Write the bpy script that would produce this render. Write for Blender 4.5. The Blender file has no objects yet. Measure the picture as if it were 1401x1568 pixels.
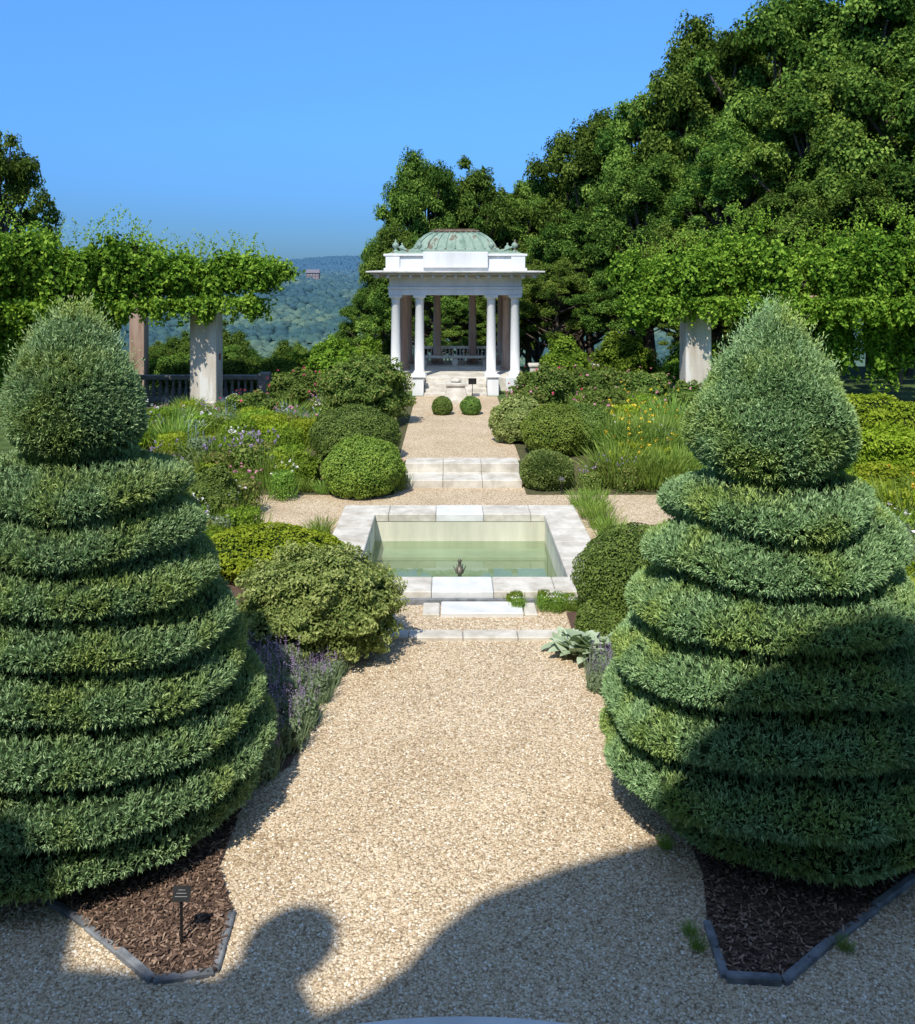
import bpy, math, numpy as np
from mathutils import Vector
R=np.random.default_rng(7)
PI=math.pi
AX=0.15  # garden axis x
EL=math.radians(54); AZ=math.radians(20)

# ------------------------------------------------------------------ materials
def newmat(name):
    m=bpy.data.materials.new(name); m.use_nodes=True
    nt=m.node_tree; nt.nodes.clear()
    return m,nt,nt.nodes,nt.links
def ramp(N,stops):
    r=N.new('ShaderNodeValToRGB'); e=r.color_ramp.elements
    e[0].position=stops[0][0]; e[0].color=(*stops[0][1],1)
    e[1].position=stops[-1][0]; e[1].color=(*stops[-1][1],1)
    for p,c in stops[1:-1]:
        x=e.new(p); x.color=(*c,1)
    return r
def leafmat(name,c0,c1,c2,trans=0.3,rough=0.55,spec=0.25,patch=None,pscale=2.0,gloss=False,g=1.55):
    c0,c1,c2=[tuple(min(.9,x*g) for x in c) for c in (c0,c1,c2)]
    m,nt,N,L=newmat(name)
    at=N.new('ShaderNodeAttribute'); at.attribute_name='tint'
    oi=N.new('ShaderNodeObjectInfo')
    r=ramp(N,[(0.0,c0),(0.5,c1),(1.0,c2)])
    L.new(at.outputs['Fac'],r.inputs[0])
    hs=N.new('ShaderNodeHueSaturation'); hs.inputs['Saturation'].default_value=1.0
    mr=N.new('ShaderNodeMapRange'); mr.inputs[3].default_value=0.82; mr.inputs[4].default_value=1.25
    mh=N.new('ShaderNodeMapRange'); mh.inputs[3].default_value=0.482; mh.inputs[4].default_value=0.508
    L.new(oi.outputs['Random'],mr.inputs[0]); L.new(oi.outputs['Random'],mh.inputs[0])
    L.new(mr.outputs[0],hs.inputs['Value']); L.new(mh.outputs[0],hs.inputs['Hue'])
    col=r.outputs[0]
    if patch:
        tc=N.new('ShaderNodeNewGeometry'); nz=N.new('ShaderNodeTexNoise'); nz.inputs['Scale'].default_value=pscale
        nz.inputs['Detail'].default_value=3
        L.new(tc.outputs['Position'],nz.inputs['Vector'])
        pr=ramp(N,[(0.46,(0,0,0)),(0.64,(1,1,1))]); L.new(nz.outputs[0],pr.inputs[0])
        mx=N.new('ShaderNodeMix'); mx.data_type='RGBA'; mx.blend_type='MULTIPLY'
        L.new(pr.outputs[0],mx.inputs[0]); L.new(col,mx.inputs[6]); mx.inputs[7].default_value=(*patch,1)
        col=mx.outputs[2]
    L.new(col,hs.inputs['Color'])
    if gloss:
        p=N.new('ShaderNodeBsdfPrincipled'); p.inputs['Roughness'].default_value=rough
        p.inputs['Specular IOR Level'].default_value=spec
        L.new(hs.outputs[0],p.inputs['Base Color'])
    else:
        p=N.new('ShaderNodeBsdfDiffuse'); L.new(hs.outputs[0],p.inputs['Color'])
    o=N.new('ShaderNodeOutputMaterial')
    if trans<=0:
        L.new(p.outputs[0],o.inputs[0]); return m
    t=N.new('ShaderNodeBsdfTranslucent')
    tm=N.new('ShaderNodeMix'); tm.data_type='RGBA'; tm.blend_type='MULTIPLY'; tm.inputs[0].default_value=1
    L.new(hs.outputs[0],tm.inputs[6]); tm.inputs[7].default_value=(1.3,1.25,0.6,1)
    L.new(tm.outputs[2],t.inputs[0])
    ms=N.new('ShaderNodeMixShader'); ms.inputs[0].default_value=trans
    L.new(p.outputs[0],ms.inputs[1]); L.new(t.outputs[0],ms.inputs[2])
    L.new(ms.outputs[0],o.inputs[0])
    return m
def solidmat(name,ca,cb,scale=3.0,rough=0.7,bump=0.0,bscale=40,cc=None,cpos=0.65,metal=0,spec=0.3,streak=False):
    m,nt,N,L=newmat(name)
    g=N.new('ShaderNodeNewGeometry')
    vec=g.outputs['Position']
    if streak:
        mp=N.new('ShaderNodeMapping'); mp.inputs['Scale'].default_value=(1,1,0.15); L.new(vec,mp.inputs[0]); vec=mp.outputs[0]
    nz=N.new('ShaderNodeTexNoise'); nz.inputs['Scale'].default_value=scale; nz.inputs['Detail'].default_value=7; nz.inputs['Roughness'].default_value=0.62
    L.new(vec,nz.inputs['Vector'])
    st=[(0.32,ca),(cpos-0.02,cb)]
    if cc: st=[(0.3,ca),(cpos-0.03,cb),(cpos+0.03,cc)]
    r=ramp(N,st); L.new(nz.outputs[0],r.inputs[0])
    p=N.new('ShaderNodeBsdfPrincipled'); p.inputs['Roughness'].default_value=rough; p.inputs['Metallic'].default_value=metal
    p.inputs['Specular IOR Level'].default_value=spec
    L.new(r.outputs[0],p.inputs['Base Color'])
    if bump>0:
        n2=N.new('ShaderNodeTexNoise'); n2.inputs['Scale'].default_value=bscale; n2.inputs['Detail'].default_value=5
        L.new(g.outputs['Position'],n2.inputs['Vector'])
        b=N.new('ShaderNodeBump'); b.inputs['Strength'].default_value=bump; b.inputs['Distance'].default_value=0.02
        L.new(n2.outputs[0],b.inputs['Height']); L.new(b.outputs[0],p.inputs['Normal'])
    o=N.new('ShaderNodeOutputMaterial'); L.new(p.outputs[0],o.inputs[0])
    return m
def gravelmat():
    m,nt,N,L=newmat('gravel')
    g=N.new('ShaderNodeNewGeometry')
    v=N.new('ShaderNodeTexVoronoi'); v.inputs['Scale'].default_value=66; L.new(g.outputs['Position'],v.inputs['Vector'])
    sx=N.new('ShaderNodeSeparateColor'); L.new(v.outputs['Color'],sx.inputs[0])
    r=ramp(N,[(0.0,(0.33,0.25,0.165)),(0.2,(0.54,0.425,0.285)),(0.55,(0.70,0.565,0.395)),(0.85,(0.80,0.68,0.51)),(1.0,(0.9,0.84,0.73))])
    L.new(sx.outputs[0],r.inputs[0])
    dr=ramp(N,[(0.0,(1,1,1)),(0.55,(0.95,0.95,0.95)),(1.0,(0.48,0.44,0.40))])
    md=N.new('ShaderNodeMath'); md.operation='MULTIPLY'; md.inputs[1].default_value=1.22
    L.new(v.outputs['Distance'],md.inputs[0]); L.new(md.outputs[0],dr.inputs[0])
    mx=N.new('ShaderNodeMix'); mx.data_type='RGBA'; mx.blend_type='MULTIPLY'; mx.inputs[0].default_value=1
    L.new(r.outputs[0],mx.inputs[6]); L.new(dr.outputs[0],mx.inputs[7])
    nz=N.new('ShaderNodeTexNoise'); nz.inputs['Scale'].default_value=1.1; nz.inputs['Detail'].default_value=9; nz.inputs['Roughness'].default_value=.65; L.new(g.outputs['Position'],nz.inputs['Vector'])
    nr=ramp(N,[(0.3,(0.83,0.78,0.71)),(0.65,(1.06,1.04,1.0))]); L.new(nz.outputs[0],nr.inputs[0])
    m2=N.new('ShaderNodeMix'); m2.data_type='RGBA'; m2.blend_type='MULTIPLY'; m2.inputs[0].default_value=1
    L.new(mx.outputs[2],m2.inputs[6]); L.new(nr.outputs[0],m2.inputs[7])
    p=N.new('ShaderNodeBsdfPrincipled'); p.inputs['Roughness'].default_value=0.9; p.inputs['Specular IOR Level'].default_value=0.15
    L.new(m2.outputs[2],p.inputs['Base Color'])
    b=N.new('ShaderNodeBump'); b.invert=True; b.inputs['Strength'].default_value=0.7; b.inputs['Distance'].default_value=0.011
    L.new(v.outputs['Distance'],b.inputs['Height']); L.new(b.outputs[0],p.inputs['Normal'])
    o=N.new('ShaderNodeOutputMaterial'); L.new(p.outputs[0],o.inputs[0])
    return m
def tintmat(name,stops,rough=0.85,spec=0.15):
    m,nt,N,L=newmat(name)
    at=N.new('ShaderNodeAttribute'); at.attribute_name='tint'
    r=ramp(N,stops); L.new(at.outputs['Fac'],r.inputs[0])
    p=N.new('ShaderNodeBsdfPrincipled'); p.inputs['Roughness'].default_value=rough; p.inputs['Specular IOR Level'].default_value=spec
    L.new(r.outputs[0],p.inputs['Base Color'])
    o=N.new('ShaderNodeOutputMaterial'); L.new(p.outputs[0],o.inputs[0])
    return m
def watermat():
    m,nt,N,L=newmat('pool_water')
    tr=N.new('ShaderNodeBsdfTransparent'); tr.inputs[0].default_value=(0.68,0.78,0.70,1)
    gl=N.new('ShaderNodeBsdfGlossy'); gl.inputs['Roughness'].default_value=0.015; gl.inputs[0].default_value=(1,1,1,1)
    fr=N.new('ShaderNodeFresnel'); fr.inputs[0].default_value=1.5
    g=N.new('ShaderNodeNewGeometry'); nz=N.new('ShaderNodeTexNoise'); nz.inputs['Scale'].default_value=4; nz.inputs['Detail'].default_value=2
    L.new(g.outputs['Position'],nz.inputs['Vector'])
    b=N.new('ShaderNodeBump'); b.inputs['Strength'].default_value=0.03; b.inputs['Distance'].default_value=0.02
    L.new(nz.outputs[0],b.inputs['Height']); L.new(b.outputs[0],fr.inputs['Normal']); L.new(b.outputs[0],gl.inputs['Normal'])
    ms=N.new('ShaderNodeMixShader'); L.new(fr.outputs[0],ms.inputs[0]); L.new(tr.outputs[0],ms.inputs[1]); L.new(gl.outputs[0],ms.inputs[2])
    o=N.new('ShaderNodeOutputMaterial'); L.new(ms.outputs[0],o.inputs[0])
    return m

M={}
M['gravel']=gravelmat()
M['pebble']=tintmat('pebble',[(0,(0.36,0.27,0.18)),(0.4,(0.60,0.48,0.34)),(0.8,(0.76,0.65,0.49)),(1,(0.9,0.85,0.75))])
M['mulch']=solidmat('mulch',(0.05,0.032,0.024),(0.17,0.105,0.075),scale=45,rough=0.95,bump=1.0,bscale=60)
M['chip']=tintmat('mulch_chips',[(0,(0.05,0.034,0.026)),(0.6,(0.19,0.12,0.085)),(1,(0.40,0.28,0.20))])
M['ground']=solidmat('grass_ground',(0.03,0.055,0.012),(0.09,0.14,0.03),scale=2.5,rough=0.95,bump=0.8,bscale=25)
M['lawn']=solidmat('lawn_grass',(0.15,0.24,0.05),(0.25,0.34,0.09),scale=6,rough=0.95,bump=0.8,bscale=60)
M['soil']=solidmat('bed_soil',(0.04,0.05,0.018),(0.12,0.11,0.05),scale=12,rough=0.95,bump=0.8)
M['stone']=solidmat('pale_stone',(0.42,0.38,0.31),(0.68,0.64,0.56),scale=3.5,rough=0.8,bump=0.3)
M['stonew']=solidmat('white_marble_slab',(0.58,0.585,0.57),(0.72,0.72,0.70),scale=4.5,rough=0.7,bump=0.2)
M['poolwall']=solidmat('pool_wall',(0.46,0.46,0.35),(0.68,0.66,0.53),scale=2,rough=0.8,streak=True)
M['poolfloor']=solidmat('pool_floor',(0.38,0.42,0.30),(0.54,0.57,0.44),scale=1.2,rough=0.8)
M['white']=solidmat('white_paint',(0.66,0.66,0.65),(0.82,0.82,0.81),scale=2.2,rough=0.55,bump=0.05,streak=True)
M['brownpaint']=solidmat('brown_paint',(0.24,0.14,0.10),(0.50,0.38,0.31),scale=2.5,rough=0.75,bump=0.1,streak=True)  # browner tone for the rear columns and rear piers
M['eave']=solidmat('eave_paint',(0.42,0.42,0.38),(0.62,0.60,0.56),scale=4,rough=0.7)
M['copper']=solidmat('copper_patina',(0.13,0.205,0.16),(0.27,0.36,0.285),scale=3,rough=0.75,cc=(0.16,0.14,0.10),cpos=0.60,streak=True)
M['brownmetal']=solidmat('roof_cap_brown',(0.10,0.07,0.05),(0.2,0.14,0.1),scale=5,rough=0.7)
M['pier']=solidmat('pier_stucco',(0.42,0.35,0.27),(0.66,0.60,0.51),scale=2.6,rough=0.85,bump=0.3,bscale=20,cc=(0.76,0.73,0.67),cpos=0.58,streak=True)
M['brick']=solidmat('brick',(0.22,0.07,0.05),(0.34,0.13,0.09),scale=14,rough=0.9,bump=0.5)
M['wood']=solidmat('weathered_wood',(0.06,0.045,0.035),(0.16,0.12,0.09),scale=10,rough=0.85)
M['slate']=solidmat('slate_edging',(0.09,0.10,0.11),(0.24,0.25,0.26),scale=8,rough=0.8,bump=0.4)
M['greystone']=solidmat('grey_stone',(0.10,0.10,0.10),(0.22,0.215,0.20),scale=6,rough=0.85,bump=0.4)
M['bark']=solidmat('bark',(0.05,0.038,0.028),(0.13,0.10,0.08),scale=12,rough=0.95,bump=0.8)
M['black']=solidmat('black_plastic',(0.01,0.01,0.011),(0.02,0.02,0.02),scale=5,rough=0.4)
M['label']=solidmat('label_print',(0.16,0.16,0.16),(0.3,0.3,0.3),scale=60,rough=0.5)
M['metal']=solidmat('dull_metal',(0.12,0.11,0.09),(0.25,0.22,0.18),scale=9,rough=0.5,metal=0.6)
M['glass']=solidmat('window_glass',(0.02,0.025,0.03),(0.04,0.045,0.05),scale=1,rough=0.08,spec=0.6)
M['hbrick']=solidmat('hazy_brick',(0.17,0.14,0.14),(0.22,0.17,0.17),scale=1,rough=0.9)  # far house: aerial haze is mixed into its wall, roof and trim colours
M['hroof']=solidmat('hazy_roof',(0.13,0.13,0.15),(0.18,0.17,0.20),scale=1,rough=0.9)
M['hpane']=solidmat('hazy_trim',(0.30,0.32,0.34),(0.36,0.38,0.40),scale=1,rough=0.9)
M['water']=watermat()
M['dark']=solidmat('foliage_core',(0.012,0.022,0.007),(0.03,0.05,0.014),scale=8,rough=1,spec=0.0)  # inner filler body; shade deep among the leaves is put into its colour
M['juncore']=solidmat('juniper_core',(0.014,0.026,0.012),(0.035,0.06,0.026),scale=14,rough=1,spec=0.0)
M['juniper']=leafmat('juniper_foliage',(0.065,0.115,0.045),(0.17,0.285,0.125),(0.33,0.45,0.235),trans=0.12,patch=(1.12,1.0,0.62),pscale=2.2,gloss=True,g=1.38,rough=.6)
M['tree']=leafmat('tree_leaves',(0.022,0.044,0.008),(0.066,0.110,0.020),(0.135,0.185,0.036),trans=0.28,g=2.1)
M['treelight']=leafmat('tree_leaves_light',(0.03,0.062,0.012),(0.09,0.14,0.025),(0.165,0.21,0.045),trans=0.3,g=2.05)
M['vine']=leafmat('vine_leaves',(0.03,0.07,0.008),(0.10,0.17,0.020),(0.20,0.28,0.04),trans=0.3,g=1.65)
M['box']=leafmat('boxwood_leaves',(0.035,0.075,0.012),(0.085,0.14,0.025),(0.15,0.22,0.045),trans=0.15,gloss=True,g=1.7)
M['boxy']=leafmat('boxwood_leaves_yellow',(0.05,0.10,0.012),(0.125,0.18,0.025),(0.20,0.26,0.045),trans=0.2,gloss=True,g=1.65)
M['spirea']=leafmat('spirea_leaves',(0.055,0.085,0.02),(0.15,0.18,0.05),(0.28,0.29,0.11),trans=0.2,gloss=True,g=1.6)
M['shrub']=leafmat('shrub_leaves',(0.035,0.065,0.015),(0.09,0.135,0.03),(0.19,0.17,0.06),trans=0.25,g=1.75)
M['lime']=leafmat('lime_leaves',(0.09,0.15,0.01),(0.20,0.28,0.025),(0.32,0.37,0.05),trans=0.3,g=1.35)
M['blade']=leafmat('grass_blades',(0.05,0.10,0.015),(0.12,0.20,0.035),(0.20,0.28,0.07),trans=0.3,g=1.5)
M['silver']=leafmat('silver_leaves',(0.20,0.27,0.17),(0.31,0.39,0.26),(0.43,0.50,0.37),trans=0.15,g=1.15)
M['greyleaf']=leafmat('lavender_leaves',(0.06,0.085,0.05),(0.12,0.165,0.09),(0.18,0.23,0.14),trans=0.2,g=1.65)
def flower(n,c): 
    return leafmat(n,tuple(x*0.6 for x in c),c,tuple(min(0.9,x*1.2) for x in c),trans=0.25,g=1.1)
M['fpurple']=flower('purple_petals',(0.32,0.24,0.40))
M['fpink']=flower('pink_petals',(0.62,0.28,0.38))
M['fred']=flower('red_petals',(0.55,0.08,0.14))
M['fyellow']=flower('yellow_petals',(0.75,0.56,0.06))
M['fwhite']=flower('white_petals',(0.72,0.68,0.70))
M['fblue']=flower('blue_petals',(0.30,0.36,0.60))
M['forange']=flower('orange_petals',(0.72,0.36,0.06))

# ------------------------------------------------------------------ mesh builder
class MB:
    def __init__(s): s.V=[];s.n=0;s.L=[];s.T=[];s.ti=[];s.m=[];s.sm=[]
    def add(s,v,f,tint=0.5,mat=0,smooth=False):
        v=np.asarray(v,dtype=float).reshape(-1,3); f=np.asarray(f,dtype=np.int64)
        if len(f)==0: return
        k=len(f); s.V.append(v); s.L.append((f+s.n).ravel()); s.T.append(np.full(k,f.shape[1]))
        s.ti.append(np.array(np.broadcast_to(tint,(k,)),dtype=float)); s.m.append(np.full(k,mat)); s.sm.append(np.full(k,smooth)); s.n+=len(v)
    def mesh(s,name,mats):
        V=np.concatenate(s.V); L=np.concatenate(s.L); T=np.concatenate(s.T)
        me=bpy.data.meshes.new(name)
        me.vertices.add(len(V)); me.vertices.foreach_set('co',V.astype(np.float32).ravel())
        me.loops.add(len(L)); me.loops.foreach_set('vertex_index',L.astype(np.int32))
        me.polygons.add(len(T)); st=np.concatenate([[0],np.cumsum(T)[:-1]])
        me.polygons.foreach_set('loop_start',st.astype(np.int32))
        me.polygons.foreach_set('material_index',np.concatenate(s.m).astype(np.int32))
        me.polygons.foreach_set('use_smooth',np.concatenate(s.sm).astype(bool))
        a=me.attributes.new('tint','FLOAT','FACE'); a.data.foreach_set('value',np.concatenate(s.ti).astype(np.float32))
        for m in mats: me.materials.append(M[m])
        me.update(calc_edges=True)
        return me
    def obj(s,name,mats,parent=None,loc=(0,0,0)):
        return place(s.mesh(name,mats),name,loc,parent=parent)
    def box(s,x0,x1,y0,y1,z0,z1,mat=0,tint=0.5,bev=0.0,rot=0,c=None):
        b=min(bev,(x1-x0)*.3,(y1-y0)*.3,(z1-z0)*.3)
        if b<=0:
            v=np.array([[x,y,z] for z in (z0,z1) for (x,y) in ((x0,y0),(x1,y0),(x1,y1),(x0,y1))])
            f=[[3,2,1,0],[4,5,6,7],[0,1,5,4],[1,2,6,5],[2,3,7,6],[3,0,4,7]]
        else:
            rings=[(z0,b),(z0+b,0),(z1-b,0),(z1,b)]
            v=[];f=[]
            for z,i in rings:
                xs0,xs1,ys0,ys1=x0+i,x1-i,y0+i,y1-i; k=b*0.5
                v+= [[xs0+k,ys0,z],[xs1-k,ys0,z],[xs1,ys0+k,z],[xs1,ys1-k,z],[xs1-k,ys1,z],[xs0+k,ys1,z],[xs0,ys1-k,z],[xs0,ys0+k,z]]
            v=np.array(v)
            for r in range(3):
                for i in range(8):
                    j=(i+1)%8; f.append([r*8+i,r*8+j,(r+1)*8+j,(r+1)*8+i])
        if rot:
            c=c or ((x0+x1)/2,(y0+y1)/2); cs,sn=math.cos(rot),math.sin(rot)
            x=v[:,0]-c[0]; y=v[:,1]-c[1]; v[:,0]=c[0]+cs*x-sn*y; v[:,1]=c[1]+sn*x+cs*y
        s.add(v,f,tint,mat)
        if b>0:
            s.add(v[24:32],[[0,1,2,3,4,5,6,7]],tint,mat); s.add(v[0:8],[[7,6,5,4,3,2,1,0]],tint,mat)
    def lathe(s,prof,c,seg=24,mat=0,tint=0.5,smooth=True):
        th=np.linspace(0,2*PI,seg,endpoint=False); v=[]
        for r,z in prof: v.append(np.stack([c[0]+r*np.cos(th),c[1]+r*np.sin(th),np.full(seg,c[2]+z)],1))
        v=np.concatenate(v); f=[]
        for k in range(len(prof)-1):
            for i in range(seg):
                j=(i+1)%seg; f.append([k*seg+i,k*seg+j,(k+1)*seg+j,(k+1)*seg+i])
        s.add(v,f,tint,mat,smooth)
        s.add(v[-seg:],[list(range(seg))],tint,mat)
    def tube(s,pts,rad,seg=7,mat=0,tint=0.5):
        pts=np.array(pts,float); n=len(pts); th=np.linspace(0,2*PI,seg,endpoint=False); v=[]
        for i in range(n):
            d=pts[min(i+1,n-1)]-pts[max(i-1,0)]; d/=np.linalg.norm(d)+1e-9
            a=np.cross(d,[0.31,0.9,0.2]); a/=np.linalg.norm(a); b=np.cross(d,a)
            v.append(pts[i]+rad[i]*(np.outer(np.cos(th),a)+np.outer(np.sin(th),b)))
        v=np.concatenate(v); f=[]
        for k in range(n-1):
            for i in range(seg):
                j=(i+1)%seg; f.append([k*seg+i,k*seg+j,(k+1)*seg+j,(k+1)*seg+i])
        s.add(v,f,tint,mat,True)
    def leaves(s,c,n,L,W,tint,mat=0,fold=0.12):
        """flat leaves whose face normal is n"""
        k=len(c)
        if k==0: return
        n=unit(n); u=unit(np.cross(n,unit(R.normal(size=(k,3))))); v=np.cross(n,u)
        L=np.broadcast_to(L,(k,))[:,None]; W=np.broadcast_to(W,(k,))[:,None]
        s._d(c-u*L*.5,u,v,n,L,W,tint,mat,fold)
    def blades(s,c,u,L,W,tint,mat=0,fold=0.1):
        """blades that grow along u"""
        k=len(c)
        if k==0: return
        u=unit(u); v=unit(np.cross(u,unit(R.normal(size=(k,3))))); n=np.cross(u,v)
        L=np.broadcast_to(L,(k,))[:,None]; W=np.broadcast_to(W,(k,))[:,None]
        s._d(c,u,v,n,L,W,tint,mat,fold)
    def _d(s,c,u,v,n,L,W,tint,mat,fold):
        k=len(c)
        a=c; b=c+u*L*.45+v*W*.5+n*L*fold; d=c+u*L; e=c+u*L*.45-v*W*.5+n*L*fold
        V=np.stack([a,b,d,e],1).reshape(-1,3)
        F=np.arange(4*k).reshape(-1,4)
        s.add(V,F,np.clip(np.broadcast_to(tint,(k,)),0,1),mat)
def unit(a):
    return a/(np.linalg.norm(a,axis=-1,keepdims=True)+1e-9)
def place(me,name,loc,rot=0,sc=(1,1,1),parent=None):
    o=bpy.data.objects.new(name,me); o.location=loc; o.rotation_euler=(0,0,rot)
    o.scale=sc if hasattr(sc,'__len__') else (sc,sc,sc)
    bpy.context.scene.collection.objects.link(o)
    if parent: o.parent=parent
    return o
def empty(name,loc=(0,0,0)):
    o=bpy.data.objects.new(name,None); o.location=loc; bpy.context.scene.collection.objects.link(o); return o
def clumpdisp(d,K,sig):
    cd=unit(R.normal(size=(K,3)))
    h=R.uniform(0.55,1.0,K)
    def fn(dd):
        dot=dd@cd.T
        return ((np.exp((dot-1)/(sig*sig)))*h).max(1)
    return fn
def blob(mb,c,rad,n,L,W,t0=0.5,tv=0.25,amp=0.2,K=30,sig=0.28,jit=0.6,depth=0.16,body=-1,mat=0,zmin=-0.55,up=0.25,mode='leaf',bodyk=0.84):
    c=np.array(c,float); rad=np.array(rad,float)
    d=unit(R.normal(size=(int(n*1.25),3))); d=d[d[:,2]>zmin][:n]
    k=len(d)
    fn=clumpdisp(d,K,sig); disp=fn(d)
    s=(1-amp)+amp*disp*1.0
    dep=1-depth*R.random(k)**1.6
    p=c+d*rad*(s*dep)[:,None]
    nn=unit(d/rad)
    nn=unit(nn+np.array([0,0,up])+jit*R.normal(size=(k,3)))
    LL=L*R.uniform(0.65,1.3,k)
    t=t0+tv*R.normal(size=k)*0.7+(disp-0.6)*0.35-(1-dep)*1.2  # occlusion painted into the tint: crevices and deeper leaves go darker
    if mode=='leaf': mb.leaves(p,nn,LL,W*LL/L,t,mat)
    else: mb.blades(p,nn,LL,W*LL/L,t,mat)
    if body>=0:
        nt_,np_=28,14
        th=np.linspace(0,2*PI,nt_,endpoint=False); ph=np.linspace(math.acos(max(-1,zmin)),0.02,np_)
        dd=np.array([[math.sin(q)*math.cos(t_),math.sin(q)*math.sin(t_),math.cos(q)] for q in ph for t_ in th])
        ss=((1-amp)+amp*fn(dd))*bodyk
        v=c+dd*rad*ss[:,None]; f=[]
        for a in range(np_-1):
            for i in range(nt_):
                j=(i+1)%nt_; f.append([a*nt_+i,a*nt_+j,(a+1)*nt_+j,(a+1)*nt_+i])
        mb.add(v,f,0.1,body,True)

# ------------------------------------------------------------------ terrain
SY0,SY1=18.15,18.4
def H(x,y):
    x=np.asarray(x,float); y=np.asarray(y,float)
    z=np.interp(y,[SY0,SY1],[0,0.32])
    z=z+np.interp(y,[36,60,250,600],[0,-9,-36,-40])
    z=z+np.interp(np.abs(x),[40,120,400],[0,-6,-20])*(y>-400)
    return z
PX0,PX1,PY0,PY1=AX-1.90,AX+1.90,11.5,15.6
xs=sorted(set(list(np.linspace(-20,20,21))+[PX0,PX1,-30,-40,-60,-90,-120,-200,-400,-900,-2500,-6000,30,40,60,90,120,200,400,900,2500,6000]))
ys=sorted(set([-6000,-1500,-400,-100,-30,-10,0,5,9,PY0,PY1,SY0,SY1,22,27,32,36,45,60,70,100,150,250,400,600,1000,2000,6000,15000]))
V=[];F=[]
for y in ys:
    for x in xs: V.append([x,y,float(H(x,y))])
nx=len(xs)
for j in range(len(ys)-1):
    for i in range(nx-1):
        if xs[i]>=PX0-1e-6 and xs[i+1]<=PX1+1e-6 and ys[j]>=PY0-1e-6 and ys[j+1]<=PY1+1e-6: continue
        F.append([j*nx+i,j*nx+i+1,(j+1)*nx+i+1,(j+1)*nx+i])
mb=MB(); mb.add(V,F); mb.obj('ground',['ground'])

def sheet(name,quads,mat,dz,hf=None):
    mb=MB()
    for (x0,x1,y0,y1) in quads:
        v=[[x0,y0,float(H(x0,y0))+dz],[x1,y0,float(H(x1,y0))+dz],[x1,y1,float(H(x1,y1))+dz],[x0,y1,float(H(x0,y1))+dz]]
        mb.add(v,[[0,1,2,3]])
    return mb.obj(name,[mat])
sheet('gravel_path',[(-14,14,-1,PY0),(-14,PX0,PY0,PY1),(PX1,14,PY0,PY1),(-14,14,PY1,17.5),(-1.1,1.4,17.5,SY0),(-1.05,1.4,SY1,27.6)],'gravel',0.004)
sheet('lawn',[(5.2,14,16.9,SY0),(5.2,14,SY0,SY1),(5.2,14,SY1,24)],'lawn',0.012)
sheet('upper_flower_bed_soil',[(-9,-1.05,16.9,SY0),(-9,-1.05,SY0,SY1),(-9,-1.05,SY1,27),(1.4,5.2,16.9,SY0),(1.4,5.2,SY0,SY1),(1.4,5.2,SY1,27)],'soil',0.008)
LB=[(-3.3,6.5),(-2.31,5.82),(-1.75,5.37),(-1.40,5.44),(-1.42,5.95),(-1.62,6.4),(-1.62,7.3),(-1.35,7.7),(-1.22,9.2),(-1.12,10.2),(-1.12,11.1),(-2.3,11.4),(-2.45,13.7),(-9,13.7),(-9,8.5)]
RB=[(1.40,11.1),(1.40,10.2),(1.45,9.2),(1.62,8.0),(1.74,7.2),(1.74,6.3),(1.64,5.85),(1.62,5.39),(1.94,5.36),(3.19,6.29),(9,8.6),(9,13.9),(2.7,13.9),(2.55,11.4)]
def polybed(name,P,z):
    mb=MB(); mb.add([[x,y,z] for x,y in P],[list(range(len(P)))]); 
    return mb.obj(name,['mulch'])
polybed('mulch_bed',LB,0.02); polybed('mulch_bed',RB,0.02)
def edging(name,P):
    mb=MB()
    for (a,b) in zip(P[:-1],P[1:]):
        a=np.array(a);b=np.array(b);Ln=np.linalg.norm(b-a);ang=math.atan2(b[1]-a[1],b[0]-a[0])
        k=max(1,int(round(Ln/0.45)))
        for i in range(k):
            m=a+(b-a)*(i+.5)/k; l=Ln/k*0.5-0.004
            mb.box(m[0]-l,m[0]+l,m[1]-.026,m[1]+.026,-0.02,0.038+R.uniform(-.012,.012),bev=0.008,rot=ang+R.uniform(-.03,.03))
    mb.obj(name,['slate'])
edging('slate_edging',LB[0:5]); edging('slate_edging',[(1.64,5.85),(1.62,5.39),(1.94,5.36),(3.19,6.29),(5,7.0)])

def inpoly(px,py,P):
    c=np.zeros(len(px),bool); j=len(P)-1
    for i in range(len(P)):
        xi,yi=P[i];xj,yj=P[j]
        t=((yi>py)!=(yj>py))&(px<(xj-xi)*(py-yi)/(yj-yi+1e-12)+xi)
        c^=t; j=i
    return c
def boxesrand(mb,c,sx,sy,sz,tint):
    k=len(c); a=R.uniform(0,2*PI,k); tl=R.normal(0,.3,k)
    u=np.stack([np.cos(a),np.sin(a),tl],1); u=unit(u); v=unit(np.cross([0,0,1],u)); w=np.cross(u,v)
    sg=np.array([[i,j,l] for l in(-1,1) for (i,j) in((-1,-1),(1,-1),(1,1),(-1,1))])
    P=c[:,None,:]+sg[None,:,0:1]*u[:,None,:]*sx[:,None,None]+sg[None,:,1:2]*v[:,None,:]*sy[:,None,None]+sg[None,:,2:3]*w[:,None,:]*sz[:,None,None]
    f=np.array([[3,2,1,0],[4,5,6,7],[0,1,5,4],[1,2,6,5],[2,3,7,6],[3,0,4,7]])
    F=(f[None]+8*np.arange(k)[:,None,None]).reshape(-1,4)
    mb.add(P.reshape(-1,3),F,np.repeat(tint,6))
mb=MB()
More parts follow.
